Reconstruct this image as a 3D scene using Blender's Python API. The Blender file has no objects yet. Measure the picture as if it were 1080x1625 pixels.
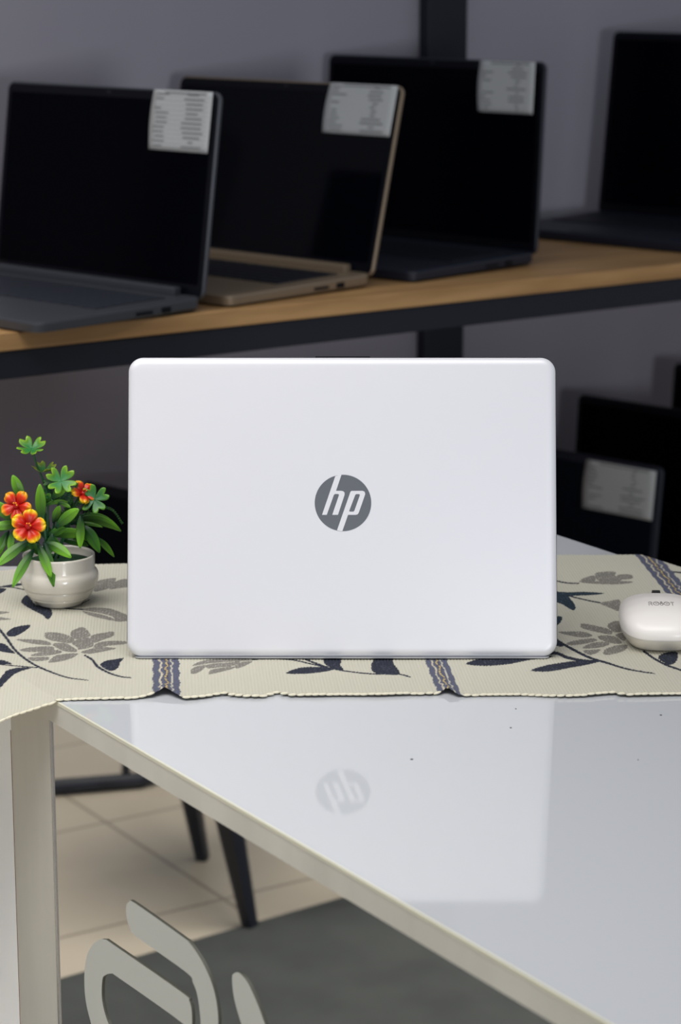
import bpy, bmesh, math, random
import numpy as np
from mathutils import Vector, Matrix
from mathutils.geometry import tessellate_polygon

random.seed(7)
SC = bpy.context.scene
COL = SC.collection

# ------------------------------------------------------------------ camera
F = 3780.0; PITCH = math.radians(13.1); CX, CY = 540.0, 812.5
cp, sp = math.cos(PITCH), math.sin(PITCH)
CAM = np.array([0.0, 0.0, 1.26540])
FW = np.array([0, cp, -sp]); UP = np.array([0, sp, cp]); RT = np.array([1.0, 0, 0])
cam_data = bpy.data.cameras.new('camera')
cam = bpy.data.objects.new('camera', cam_data); COL.objects.link(cam)
cam.location = CAM; cam.rotation_euler = (math.pi/2-PITCH, 0, 0)
cam_data.sensor_fit = 'VERTICAL'; cam_data.sensor_height = 36.0
cam_data.lens = F/1625*36.0
cam_data.clip_start = 0.05; cam_data.clip_end = 50
cam_data.dof.use_dof = True; cam_data.dof.focus_distance = 1.80; cam_data.dof.aperture_fstop = 9.0
SC.camera = cam

# ------------------------------------------------------------------ light
SC.view_settings.view_transform = 'Standard'; SC.view_settings.look = 'None'
SC.view_settings.exposure = 0.28; SC.view_settings.gamma = 1.0
SC.view_settings.use_curve_mapping = False
world = bpy.data.worlds.new('room_air'); SC.world = world; world.use_nodes = True
bg = world.node_tree.nodes['Background']
bg.inputs[0].default_value = (0.82, 0.88, 1.0, 1); bg.inputs[1].default_value = 0.23

def area(name, loc, target, size, sy, power, color):
    l = bpy.data.lights.new(name, 'AREA'); l.shape = 'RECTANGLE'; l.size = size; l.size_y = sy
    l.energy = power; l.color = color
    o = bpy.data.objects.new(name, l); COL.objects.link(o); o.location = loc
    d = Vector(target)-Vector(loc); o.rotation_euler = d.to_track_quat('-Z', 'Y').to_euler()
    return o
area('window_light', (1.35, -1.8, 1.02), (0.0, 1.8, 0.85), 0.5, 0.5, 31, (0.93, 0.96, 1.0))
cl = area('ceiling_light', (0.1, 0.85, 2.6), (0.05, 1.25, 0.75), 1.0, 0.9, 4.7, (1.0, 0.97, 0.92)); cl.data.spread = math.radians(95)
sl_ = area('added_side_fill', (-1.55, 1.2, 2.7), (-1.6, 1.6, 0.0), 2.0, 2.0, 30, (1.0, 0.97, 0.93)); sl_.data.spread = math.radians(90)  # unseen fill, added to brighten the mirrored floor, steel post and left panel

# ------------------------------------------------------------------ helpers
def ray(x, y): return FW+RT*(x-CX)/F-UP*(y-CY)/F
def onz(x, y, z=0.75):
    r = ray(x, y); return CAM+r*((z-CAM[2])/r[2])
def onplane(x, y, p, n):
    r = ray(x, y); return CAM+r*(((p-CAM) @ n)/(r @ n))
def lin(c):
    c = c/255.0
    return c/12.92 if c <= 0.04045 else ((c+0.055)/1.055)**2.4
def rgb(r, g, b): return (lin(r), lin(g), lin(b), 1)

def mat(name, color, rough=0.5, metal=0.0, spec=0.5, coat=0.0, attr=None, sss=0):
    m = bpy.data.materials.new(name); m.use_nodes = True
    b = m.node_tree.nodes['Principled BSDF']
    b.inputs['Base Color'].default_value = color
    b.inputs['Roughness'].default_value = rough; b.inputs['Metallic'].default_value = metal
    b.inputs['Specular IOR Level'].default_value = spec
    b.inputs['Coat Weight'].default_value = coat; b.inputs['Coat Roughness'].default_value = 0.05
    if attr:
        a = m.node_tree.nodes.new('ShaderNodeAttribute'); a.attribute_name = attr
        m.node_tree.links.new(a.outputs['Color'], b.inputs['Base Color'])
    return m
def noisy(m, c1, c2, scale=6, stretch=(1, 1, 1), detail=4, rough=None, bump=0, lo=.35, hi=.65):
    nt = m.node_tree; N = nt.nodes.new; L = nt.links.new; b = nt.nodes['Principled BSDF']
    tc = N('ShaderNodeTexCoord'); mp = N('ShaderNodeMapping'); mp.inputs['Scale'].default_value = stretch
    no = N('ShaderNodeTexNoise'); no.inputs['Scale'].default_value = scale; no.inputs['Detail'].default_value = detail
    cr = N('ShaderNodeValToRGB'); cr.color_ramp.elements[0].color = c1; cr.color_ramp.elements[1].color = c2
    cr.color_ramp.elements[0].position = lo; cr.color_ramp.elements[1].position = hi
    L(tc.outputs['Object'], mp.inputs[0]); L(mp.outputs[0], no.inputs['Vector']); L(no.outputs['Fac'], cr.inputs[0])
    L(cr.outputs[0], b.inputs['Base Color'])
    if bump:
        bp = N('ShaderNodeBump'); bp.inputs['Strength'].default_value = bump; bp.inputs['Distance'].default_value = 0.001
        L(no.outputs['Fac'], bp.inputs['Height']); L(bp.outputs[0], b.inputs['Normal'])
    return m

def mesh_obj(name, verts, faces, m, parent=None, smooth=False):
    me = bpy.data.meshes.new(name); me.from_pydata([tuple(map(float, v)) for v in verts], [], faces); me.update()
    mats = m if isinstance(m, (list, tuple)) else [m]
    for x in mats: me.materials.append(x)
    if smooth:
        for p in me.polygons: p.use_smooth = True
    o = bpy.data.objects.new(name, me); COL.objects.link(o)
    if parent: o.parent = parent
    return o
def bm_obj(name, bm, m, parent=None, smooth=False):
    me = bpy.data.meshes.new(name); bmesh.ops.recalc_face_normals(bm, faces=bm.faces); bm.to_mesh(me); bm.free()
    me.materials.append(m)
    if smooth:
        for p in me.polygons: p.use_smooth = True
    o = bpy.data.objects.new(name, me); COL.objects.link(o)
    if parent: o.parent = parent
    return o
def empty(name, loc, rz=0, label=None, cat=None, group=None):
    o = bpy.data.objects.new(name, None); COL.objects.link(o); o.location = loc; o.rotation_euler = (0, 0, rz)
    o.empty_display_size = 0.05
    if label: o['label'] = label
    if cat: o['category'] = cat
    if group: o['group'] = group
    return o
def add_box(bm, x0, x1, y0, y1, z0, z1, bev=0.0, seg=2, M=None):
    r = bmesh.ops.create_cube(bm, size=1); vs = r['verts']
    bmesh.ops.scale(bm, vec=(x1-x0, y1-y0, z1-z0), verts=vs)
    bmesh.ops.translate(bm, vec=((x0+x1)/2, (y0+y1)/2, (z0+z1)/2), verts=vs)
    if bev:
        es = list({e for v in vs for e in v.link_edges})
        rr = bmesh.ops.bevel(bm, geom=es, offset=bev, segments=seg, affect='EDGES', profile=0.5)
        vs = list({v for f in rr['faces'] for v in f.verts} | {v for v in vs if v.is_valid})
    if M is not None: bmesh.ops.transform(bm, matrix=M, verts=vs)
def box_obj(name, b, m, parent=None, bev=0.0, seg=2, M=None):
    bm = bmesh.new(); add_box(bm, *b, bev=bev, seg=seg, M=M); return bm_obj(name, bm, m, parent)
def rrect(w0, w1, h0, h1, r, n=8, corners=(1, 1, 1, 1)):
    """outline of a rounded rectangle in 2D, counterclockwise"""
    pts = []
    for (cx, cy, a0), on in zip(((w1-r, h0+r, -90), (w1-r, h1-r, 0), (w0+r, h1-r, 90), (w0+r, h0+r, 180)), corners):
        for k in range(n+1):
            a = math.radians(a0+90*k/n); pts.append((cx+r*math.cos(a), cy+r*math.sin(a)))
    return pts
def inset(pts, d):
    n = len(pts); out = []
    for i in range(n):
        p0 = Vector(pts[i-1]); p1 = Vector(pts[i]); p2 = Vector(pts[(i+1) % n])
        a = (p1-p0); b = (p2-p1)
        a = a.normalized() if a.length > 1e-9 else b.normalized(); b = b.normalized() if b.length > 1e-9 else a
        nrm = Vector((-(a.y+b.y), a.x+b.x)).normalized(); out.append((p1.x+nrm.x*d, p1.y+nrm.y*d))
    return out
def slab(bm, pts, levels, M=None):
    """stack outline copies: levels = [(inset, z)...]; caps both ends"""
    rings = []
    for d, z in levels:
        q = inset(pts, d) if d else pts
        rings.append([bm.verts.new((x, y, z)) for x, y in q])
    n = len(pts)
    for a, b in zip(rings[:-1], rings[1:]):
        for i in range(n): bm.faces.new((a[i], a[(i+1) % n], b[(i+1) % n], b[i]))
    bm.faces.new(list(reversed(rings[0]))); bm.faces.new(rings[-1])
    if M is not None: bmesh.ops.transform(bm, matrix=M, verts=[v for r in rings for v in r])
def tube(bm, pts, rad, n=8, cap=True):
    pts = [Vector(p) for p in pts]; rings = []
    rads = rad if isinstance(rad, (list, tuple)) else [rad]*len(pts)
    for i, p in enumerate(pts):
        t = (pts[min(i+1, len(pts)-1)]-pts[max(i-1, 0)]).normalized()
        a = t.cross(Vector((0, 0, 1)))
        if a.length < 0.05: a = t.cross(Vector((1, 0, 0)))
        a.normalize(); b = t.cross(a)
        rings.append([bm.verts.new(p+(a*math.cos(2*math.pi*k/n)+b*math.sin(2*math.pi*k/n))*rads[i]) for k in range(n)])
    for r0, r1 in zip(rings[:-1], rings[1:]):
        for k in range(n): bm.faces.new((r0[k], r0[(k+1) % n], r1[(k+1) % n], r1[k]))
    if cap: bm.faces.new(list(reversed(rings[0]))); bm.faces.new(rings[-1])
def lathe(bm, prof, n=48, cx=0, cy=0):
    rings = []
    for r, z in prof:
        rings.append([bm.verts.new((cx+r*math.cos(2*math.pi*k/n), cy+r*math.sin(2*math.pi*k/n), z)) for k in range(n)])
    for a, b in zip(rings[:-1], rings[1:]):
        for k in range(n): bm.faces.new((a[k], a[(k+1) % n], b[(k+1) % n], b[k]))
    bm.faces.new(list(reversed(rings[0]))); bm.faces.new(rings[-1])
def flat_poly(bm, loops, to3, thick_vec):
    """tessellated polygon with holes, extruded by thick_vec"""
    tri = tessellate_polygon([[Vector((x, y, 0)) for x, y in lp] for lp in loops])
    allp = [p for lp in loops for p in lp]
    top = [bm.verts.new(to3(*p)) for p in allp]
    bot = [bm.verts.new(Vector(to3(*p))-Vector(thick_vec)) for p in allp]
    for t in tri:
        try:
            bm.faces.new([top[i] for i in t]); bm.faces.new([bot[i] for i in reversed(t)])
        except ValueError: pass
    k = 0
    for lp in loops:
        n = len(lp)
        for i in range(n):
            a, b = k+i, k+(i+1) % n
            try: bm.faces.new((top[a], top[b], bot[b], bot[a]))
            except ValueError: pass
        k += n
def spline(pts, n=12, closed=False):
    """Catmull-Rom through 2D/3D points"""
    P = [np.array(p, float) for p in pts]; out = []; m = len(P)
    rng = range(m) if closed else range(m-1)
    for i in rng:
        p0 = P[(i-1) % m] if closed else P[max(i-1, 0)]; p1 = P[i]; p2 = P[(i+1) % m]
        p3 = P[(i+2) % m] if closed else P[min(i+2, m-1)]
        for k in range(n):
            t = k/n
            out.append(0.5*((2*p1)+(-p0+p2)*t+(2*p0-5*p1+4*p2-p3)*t*t+(-p0+3*p1-3*p2+p3)*t**3))
    if not closed: out.append(P[-1])
    return out

# ------------------------------------------------------------------ materials
M_wall = noisy(mat('grey_lilac_wall_paint', rgb(140, 140, 152), 0.85), rgb(152, 150, 162), rgb(160, 158, 169), scale=1.2)
M_white = mat('glossy_white_laminate', rgb(187, 190, 195), 0.045, spec=0.42)
M_edgeline = mat('cream_laminate_edge', rgb(214, 212, 192), 0.4)
M_steel = noisy(mat('satin_steel', rgb(175, 173, 160), 0.34, metal=0.2), rgb(206, 204, 194), rgb(218, 216, 206), scale=3, stretch=(6, 6, 1))
M_mirror = mat('tinted_mirror', (0.66, 0.655, 0.63, 1), 0.015, metal=1.0)
M_logo_w = mat('frosted_white_lettering', rgb(188, 190, 184), 0.5)
M_logo_side = mat('lettering_edge_grey', rgb(70, 70, 62), 0.5)
M_panel = noisy(mat('white_side_panel', rgb(236, 236, 234), 0.35), rgb(234, 234, 232), rgb(242, 242, 240), scale=4)
M_chip = mat('brown_chipboard', rgb(120, 84, 50), 0.9)
M_wood_top = noisy(mat('light_wood_shelf', rgb(180, 145, 100), 0.55), rgb(168, 128, 80), rgb(196, 154, 102), scale=5, stretch=(1.2, 14, 14), detail=6)
M_black = mat('black_powder_coat', rgb(26, 30, 42), 0.5, spec=0.4)
M_lid = mat('natural_silver_lid', rgb(226, 226, 231), 0.42, metal=0.15, spec=0.4)
M_silver = mat('silver_base', rgb(190, 192, 196), 0.3, metal=0.6)
M_rim = mat('black_screen_rim', rgb(8, 10, 18), 0.4, spec=0.2)
M_badge = mat('dark_grey_badge', rgb(112, 116, 122), 0.3, metal=0.3)
M_screen = mat('black_screen_glass', rgb(2, 3, 9), 0.2, spec=0.05)
M_screen_m = mat('black_glossy_screen', rgb(4, 6, 12), 0.08, spec=0.16)
M_key = mat('black_keys', rgb(22, 25, 34), 0.5)
M_keyl = mat('dark_grey_keys', rgb(46, 50, 60), 0.5)
M_grey = mat('grey_metal_body', rgb(76, 79, 86), 0.42, metal=0.35)
M_gold = mat('pale_gold_body', rgb(140, 124, 104), 0.42, metal=0.35)
M_dark = mat('charcoal_body', rgb(50, 54, 68), 0.45, metal=0.2)
M_navy = mat('navy_black_body', rgb(26, 31, 45), 0.5)
M_paper = mat('white_paper_label', rgb(192, 195, 196), 0.8, spec=0.1)
M_ink = mat('grey_print', rgb(128, 130, 132), 0.8, spec=0.1)
M_mouse = mat('warm_white_plastic', rgb(236, 231, 226), 0.3, spec=0.4)
M_mouse_low = mat('cream_white_plastic', rgb(230, 224, 212), 0.35, spec=0.4)
M_print = mat('grey_printed_logo', rgb(120, 118, 116), 0.5)
M_pot = mat('cream_ceramic', rgb(214, 208, 196), 0.22, spec=0.5, coat=0.3)
M_moss = noisy(mat('dark_green_foam', rgb(16, 58, 30), 0.9), rgb(8, 40, 22), rgb(22, 78, 34), scale=300, bump=0.8)
M_leaf = mat('plastic_leaf', (0, 0, 0, 1), 0.38, spec=0.35, attr='leaf_colour')
M_petal = mat('plastic_petal', (0, 0, 0, 1), 0.35, spec=0.4, attr='petal_colour')
M_stem = mat('dark_green_stem', rgb(14, 74, 38), 0.45)
M_fernm = mat('fine_fern', rgb(38, 92, 24), 0.5)
M_yel = mat('yellow_stamen', rgb(240, 150, 20), 0.5)
M_cloth = mat('woven_runner', (0, 0, 0, 1), 0.9, spec=0.1, attr='weave_colour')
M_stitch = mat('cream_stitching', rgb(222, 216, 194), 0.9, spec=0.1)
M_chrome = mat('grey_chrome', rgb(190, 190, 190), 0.25, metal=0.8)
M_rubber = mat('black_rubber', rgb(20, 20, 20), 0.7)

# floor tiles, grid aligned with the counter
M_floor = mat('beige_floor_tiles', rgb(170, 158, 140), 0.35)
def tile_nodes():
    nt = M_floor.node_tree; N = nt.nodes.new; L = nt.links.new; b = nt.nodes['Principled BSDF']
    g = N('ShaderNodeNewGeometry')
    def dot(v):
        d = N('ShaderNodeVectorMath'); d.operation = 'DOT_PRODUCT'; d.inputs[1].default_value = v; L(g.outputs['Position'], d.inputs[0]); return d.outputs['Value']
    def mth(op, a, c=None, c2=None):
        m = N('ShaderNodeMath'); m.operation = op; L(a, m.inputs[0])
        if c is not None:
            if isinstance(c, float): m.inputs[1].default_value = c
            else: L(c, m.inputs[1])
        return m.outputs[0]
    T = 0.355
    def line(v, off):
        s = mth('DIVIDE', mth('SUBTRACT', dot(v), off), T)
        fr = mth('FRACT', s); e = mth('ABSOLUTE', mth('SUBTRACT', fr, 0.5))
        return mth('GREATER_THAN', e, 0.5-0.008)
    a = line((0.8434, 0.5373, 0), -0.115); c = line((0.5373, -0.8434, 0), -3.04)
    mx = mth('MAXIMUM', a, c)
    no = N('ShaderNodeTexNoise'); no.inputs['Scale'].default_value = 3.0; no.inputs['Detail'].default_value = 5
    L(g.outputs['Position'], no.inputs['Vector'])
    cr = N('ShaderNodeValToRGB'); cr.color_ramp.elements[0].color = rgb(196, 184, 166); cr.color_ramp.elements[1].color = rgb(212, 200, 180)
    cr.color_ramp.elements[0].position = .3; cr.color_ramp.elements[1].position = .7
    L(no.outputs['Fac'], cr.inputs[0])
    mix = N('ShaderNodeMix'); mix.data_type = 'RGBA'; L(mx, mix.inputs['Factor']); L(cr.outputs[0], mix.inputs['A']); mix.inputs['B'].default_value = rgb(150, 140, 124)
    L(mix.outputs['Result'], b.inputs['Base Color'])
tile_nodes()

# ------------------------------------------------------------------ setting
ZS = 0.88
A0 = onz(0, 530, ZS); B0 = onz(1080, 418, ZS)
U = (B0-A0)/np.linalg.norm(B0-A0); V = np.array([-U[1], U[0], 0.0])
SHELF_ANG = math.atan2(U[1], U[0])
def sh(u, v, z): return A0*np.array([1, 1, 0])+U*u+V*v+np.array([0, 0, z])
fl = mesh_obj('floor', [(-4.5, -2.5, 0), (4.5, -2.5, 0), (4.5, 7, 0), (-4.5, 7, 0)], [(0, 1, 2, 3)], M_floor); fl['kind'] = 'structure'
WV = 0.502
def wall_block(u0, u1, v0, v1, z0, z1):
    P = [sh(u, v, z) for z in (z0, z1) for (u, v) in ((u0, v0), (u1, v0), (u1, v1), (u0, v1))]
    return P, [(3, 2, 1, 0), (4, 5, 6, 7), (0, 1, 5, 4), (1, 2, 6, 5), (2, 3, 7, 6), (3, 0, 4, 7)]
v_, f_ = wall_block(-0.42, 4.5, WV, WV+0.12, 0, 2.9)
wl = mesh_obj('wall_back', v_, f_, M_wall); wl['kind'] = 'structure'

# ------------------------------------------------------------------ display rack
rack = empty('display_rack', tuple(sh(0.9, 0.3, 0)), SHELF_ANG, 'black steel rack with light wood shelves carrying the row of laptops along the wall', 'rack')
def rbox(name, u0, u1, v0, v1, z0, z1, m, bev=0.0015):
    # rack-local: x=u-0.9, y=v-0.3
    return box_obj(name, (u0-0.9, u1-0.9, v0-0.3, v1-0.3, z0, z1), m, rack, bev)
rbox('shelf_board', -0.38, 2.9, 0.0, 0.470, ZS-0.019, ZS, M_wood_top, 0.001)
rbox('front_beam', -0.38, 2.9, 0.004, 0.034, ZS-0.050, ZS-0.0195, M_black)
rbox('back_beam', -0.38, 2.9, 0.435, 0.465, ZS-0.050, ZS-0.0195, M_black)
ZL = 0.345
rbox('shelf_board', -0.38, 2.9, 0.0, 0.470, ZL-0.019, ZL, M_wood_top, 0.001)
rbox('front_beam', -0.38, 2.9, 0.004, 0.034, ZL-0.050, ZL-0.0195, M_black)
for u in (-0.36, 0.956, 2.80):
    rbox('post', u, u+0.072, 0.478, 0.498, 0, 2.3, M_black)
for u in (-0.36, 2.83):
    rbox('front_leg', u, u+0.04, 0.036, 0.076, 0, ZS-0.0195, M_black)

# ------------------------------------------------------------------ laptops on display
def price_label(parent, x0, x1, z0, z1, y, M, bend=0.0015, seed=1):
    rnd = random.Random(seed); n = 10
    vs, fs = [], []
    for i in range(n+1):
        for j in range(n+1):
            s, t = i/n, j/n
            yy = y-0.0006-bend*(4*(s-.5)**2)*(0.3+0.7*(1-t))*(1 if s < .5 else .6)
            xx = x0+(x1-x0)*s-(0.003*math.sin(t*3)*(1-s)); vs.append(M @ Vector((xx, yy, z0+(z1-z0)*t)))
    for i in range(n):
        for j in range(n):
            a = i*(n+1)+j; fs.append((a, a+n+1, a+n+2, a+1))
    lab = mesh_obj('specification_label', vs, fs, M_paper, parent, True)
    sol = lab.modifiers.new('thickness', 'SOLIDIFY'); sol.thickness = 0.0002; sol.offset = 0
    bm = bmesh.new(); w = x1-x0; h = z1-z0
    def mark(s0, s1, t, th):
        k = 6; prev = None
        for q in range(k+1):
            s = s0+(s1-s0)*q/k
            yy = y-0.0009-bend*(4*(s-.5)**2)*(0.3+0.7*(1-t))*(1 if s < .5 else .6)
            xx = x0+w*s-(0.003*math.sin(t*3)*(1-s)); z = z0+h*t
            a = bm.verts.new(M @ Vector((xx, yy, z))); b = bm.verts.new(M @ Vector((xx, yy, z+th)))
            if prev: bm.faces.new((prev[0], a, b, prev[1]))
            prev = (a, b)
    rows = 12
    for r in range(rows):
        t = 0.06+0.86*r/(rows-1)
        mark(0.03, 0.97, t-0.02, 0.00022)
        if rnd.random() < .75: 
            a = 0.05+rnd.random()*0.05; mark(a, a+0.08+rnd.random()*0.14, t, 0.0018)
        c = 0.68+rnd.random()*0.04; l = rnd.choice([0.03, 0.04, 0.10, 0.14, 0.17]); mark(c-l, c+l, t, 0.0019)
    mark(0.2, 0.9, 0.94, 0.002)
    bm_obj('printed_rows', bm, M_ink, lab)
    return lab

def laptop(name, label, corner, look, w, d, lidh, beta, body, t=0.017, keycol=None, deck=None, screen=None,
           strip=True, lab=None, group='laptops on the display rack', rim=None, side_ports=True, tl=0.0065):
    """corner = rear right foot of the base; look = heading (rad) from the keys to the screen"""
    keycol = keycol or M_key; deck = deck or body; screen = screen or M_screen; rim = rim or M_rim
    root = empty(name, corner, look-math.pi/2, label, 'laptop', group)
    # base: wedge, thinner at the front
    bm = bmesh.new(); slab(bm, rrect(-w, 0, -d, 0, 0.012, 6), [(0.004, 0.002), (0.0005, 0.006), (0, t-0.003), (0.0006, t-0.0006), (0.0018, t)])
    for vv in bm.verts:
        k = min(1, max(0, -vv.co.y/d)); 
        if vv.co.z > 0.005: vv.co.z -= 0.0035*k
    bm_obj('base', bm, body, root)
    zt = lambda y: t-0.0035*min(1, max(0, -y/d))
    # keyboard deck and keys
    kb = bmesh.new(); x0, x1 = -w+0.022, -0.022; y1 = -0.035; rows = 6; kh = 0.0175
    cols = int((x1-x0)/0.0188)
    for r in range(rows):
        yy = y1-r*kh
        for c in range(cols):
            xa = x0+(x1-x0)*c/cols
            if r == rows-1 and 4 <= c <= 7: 
                if c != 4: continue
                xb = x0+(x1-x0)*8/cols-0.002
            else: xb = x0+(x1-x0)*(c+1)/cols-0.002
            z = zt(yy); add_box(kb, xa, xb, yy-kh+0.002, yy, z-0.0003, z+0.0014)
    key = bm_obj('keyboard', kb, keycol, root)
    tp = bmesh.new(); add_box(tp, -w/2-0.058, -w/2+0.045, -d+0.012, -d+0.078, zt(-d+.02)-0.0006, zt(-d+.02)+0.0009, 0.0004, 1); bm_obj('touchpad', tp, deck, root)
    if strip:
        bm = bmesh.new(); add_box(bm, -w+0.018, -0.030, -0.016, -0.0045, t-0.001, t+0.009, 0.002, 2); bm_obj('hinge_bar', bm, body, root)
    if side_ports:
        bm = bmesh.new(); add_box(bm, -0.001, 0.0006, -0.100, -0.076, 0.0062, 0.0094); bm_obj('card_slot', bm, M_rim, root)
        bm = bmesh.new(); add_box(bm, -0.001, 0.0006, -0.062, -0.049, 0.0052, 0.0112); bm_obj('side_port', bm, M_rim, root)
    bm = bmesh.new()
    bm.free()
    for (fx, fy) in ((-0.03, -0.03), (-w+0.03, -0.03), (-0.03, -d+0.03), (-w+0.03, -d+0.03)):
        bm = bmesh.new(); add_box(bm, fx-.012, fx+.012, fy-.004, fy+.004, 0, 0.0035, 0.0008, 1); bm_obj('rubber_foot', bm, M_rubber, root)
    # lid: local outline (x, up) stood up, leaning back by beta about the hinge
    H = Matrix.Translation((0, -0.001, t-0.004)) @ Matrix.Rotation(-beta, 4, 'X') @ Matrix(((1, 0, 0, 0), (0, 0, -1, 0), (0, 1, 0, 0), (0, 0, 0, 1)))
    # after this: local (x, up, depth toward user = +z -> -y)
    bm = bmesh.new(); o = rrect(-w, 0, 0, lidh, 0.010, 6)
    slab(bm, o, [(0.0025, -tl), (0.0006, -tl+0.0012), (0, -tl+0.0025), (0, -0.0012), (0.0008, -0.0002), (0.0014, 0)], H)
    lid = bm_obj('lid', bm, body, root)
    bm = bmesh.new(); slab(bm, rrect(-w+0.0022, -0.0022, 0.002, lidh-0.0022, 0.008, 6), [(0, -0.001), (0, 0.0006), (0.0004, 0.0009)], H)
    bz = bm_obj('bezel', bm, rim, root)
    bm = bmesh.new(); slab(bm, rrect(-w+0.009, -0.009, 0.016, lidh-0.012, 0.002, 2), [(0, -0.0008), (0, 0.0013)], H)
    bm_obj('screen', bm, screen, root)
    bm = bmesh.new(); slab(bm, rrect(-w/2-0.003, -w/2+0.003, lidh-0.0075, lidh-0.0045, 0.0012, 4), [(0, 0.0005), (0, 0.0012)], H); bm_obj('webcam', bm, M_key, root)
    if lab:
        H2 = Matrix.Translation((0, -0.001, t-0.004)) @ Matrix.Rotation(-beta, 4, 'X')
        price_label(root, lab[0], lab[1], lab[2], lab[3], -0.0018, H2, seed=int(lab[4]))
    return root

LK = math.radians
laptop('laptop', 'grey laptop at the left end of the upper shelf, white label on its corner',
       tuple(onz(322, 495, ZS)), LK(47), 0.366, 0.238, 0.230, LK(8), M_grey, keycol=M_keyl,
       lab=(-0.104, -0.009, 0.162, 0.2295, 3))
laptop('laptop', 'pale gold edged laptop on the upper shelf between the grey and black ones',
       tuple(onz(590, 456, ZS)), LK(47), 0.386, 0.240, 0.230, LK(14), M_gold, keycol=M_key, deck=M_gold, screen=M_screen_m,
       lab=(-0.116, -0.006, 0.168, 0.2295, 5))
laptop('laptop', 'black laptop standing in front of the steel post, white label at its top right corner',
       tuple(onz(850, 421, ZS)), LK(47), 0.376, 0.240, 0.244, LK(3), M_navy, keycol=M_key,
       lab=(-0.104, -0.014, 0.178, 0.2435, 8), strip=False)
# far right one: placed by the foot of its left lid edge
def from_left(px, z, w, look):
    p = onz(px[0], px[1], z); return np.array([p[0]+math.sin(look)*w, p[1]-math.cos(look)*w, z])
c4 = from_left((948, 352), ZS, 0.36, LK(47))
laptop('laptop', 'black laptop at the right end of the upper shelf, cut by the picture edge',
       tuple(c4), LK(47), 0.360, 0.240, 0.268, LK(6), M_navy, keycol=M_key, strip=False)
def by_top(px, ztop, w, look, beta, lidh, left):
    p = onz(px[0], px[1], ztop); s = lidh*math.sin(beta)
    p = p-np.array([math.cos(look)*s, math.sin(look)*s, 0]); p[2] = ZL
    if left: p = p+np.array([math.sin(look)*w, -math.cos(look)*w, 0])
    return p
zt5 = ZL+0.013+0.240*math.cos(LK(6))
laptop('laptop', 'dark laptop with a white label on the lower shelf, behind the white counter',
       tuple(by_top((1052, 742), zt5, 0.358, LK(47), LK(6), 0.240, False)), LK(47), 0.358, 0.238, 0.240, LK(6), M_navy,
       keycol=M_key, rim=M_navy, screen=mat('blue_black_screen', rgb(10, 16, 26), 0.3, spec=0.2), lab=(-0.125, -0.008, 0.166, 0.234, 11), strip=False, group='laptops on the lower shelf')
zt6 = ZL+0.013+0.270*math.cos(LK(4))
laptop('laptop', 'larger black laptop on the lower shelf, rising behind the labelled dark one at right',
       tuple(by_top((918, 625), zt6, 0.390, LK(47), LK(4), 0.270, True)), LK(47), 0.390, 0.215, 0.270, LK(4), M_navy,
       keycol=M_key, strip=False, group='laptops on the lower shelf')
zt7 = ZL+0.013+0.240*math.cos(LK(6))
laptop('laptop', 'navy black laptop on the lower shelf, its lid top showing behind the flower pot',
       tuple(by_top((132, 762), zt7, 0.358, LK(47), LK(6), 0.240, True)), LK(47), 0.358, 0.238, 0.240, LK(6), M_navy,
       keycol=M_key, rim=M_navy, screen=bpy.data.materials['blue_black_screen'], strip=False, group='laptops on the lower shelf')

zt8 = ZL+0.013+0.300*math.cos(LK(4))
laptop('laptop', 'dark laptop at the far right of the lower shelf, only its edge visible',
       tuple(by_top((1070, 575), zt8, 0.390, LK(47), LK(4), 0.300, True)), LK(47), 0.390, 0.160, 0.300, LK(4), M_navy,
       keycol=M_key, strip=False, group='laptops on the lower shelf')

# ------------------------------------------------------------------ white counter
TZ = 0.75
Acorn = onz(15, 1068, TZ)
D = onz(970, 1625, TZ)-onz(90, 1112, TZ); D /= np.linalg.norm(D)         # along the long edge, toward the viewer
NN = np.array([-D[1], D[0], 0.0])
if NN @ (CAM-Acorn) < 0: NN = -NN                                       # outward normal of the mirror side
if NN[0] > 0: NN = -NN
desk = empty('display_counter', (Acorn[0], Acorn[1], 0), 0, 'glossy white topped counter with steel edging and a mirrored side panel, holding the silver laptop', 'counter')
OFF = np.array([Acorn[0], Acorn[1], 0.0])
def dk(p): return tuple(np.array(p)-OFF)
Bc = Acorn+D*1.15
E_ = onz(862, 842, TZ); F_ = onz(262, 897, TZ); G_ = onz(-420, 902, TZ); HD = np.array([math.cos(math.radians(142)), math.sin(math.radians(142)), 0]); HN = np.array([-HD[1], HD[0], 0]); H_ = Acorn+HD*0.34
L2dir = D; wdt = abs((E_-Acorn) @ NN)
Cc = Bc-NN*wdt
outline = [Acorn, Bc, Cc, E_, F_, G_, H_]
top_t = 0.017
vs = [dk(p) for p in outline]+[dk(p-np.array([0, 0, top_t])) for p in outline]; n = len(outline)
fs = [tuple(range(n)), tuple(reversed(range(n, 2*n)))]+[(i, (i+1) % n, n+(i+1) % n, n+i) for i in range(n)]
bm = bmesh.new()
bv = [bm.verts.new(v) for v in vs]
for f in fs: bm.faces.new([bv[i] for i in f])
tp_ = bm_obj('worktop', bm, M_white, desk)
def side_strip(name, p0, p1, nrm, z0, z1, th, m, bev=0.0):
    p0 = np.array(p0); p1 = np.array(p1); P = []
    for z in (z0, z1):
        for p, o in ((p0, 0), (p1, 0), (p1, th), (p0, th)):
            q = p+nrm*o; P.append(dk((q[0], q[1], z)))
    return mesh_obj(name, P, [(3, 2, 1, 0), (4, 5, 6, 7), (0, 1, 5, 4), (1, 2, 6, 5), (2, 3, 7, 6), (3, 0, 4, 7)], m, desk)
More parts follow.
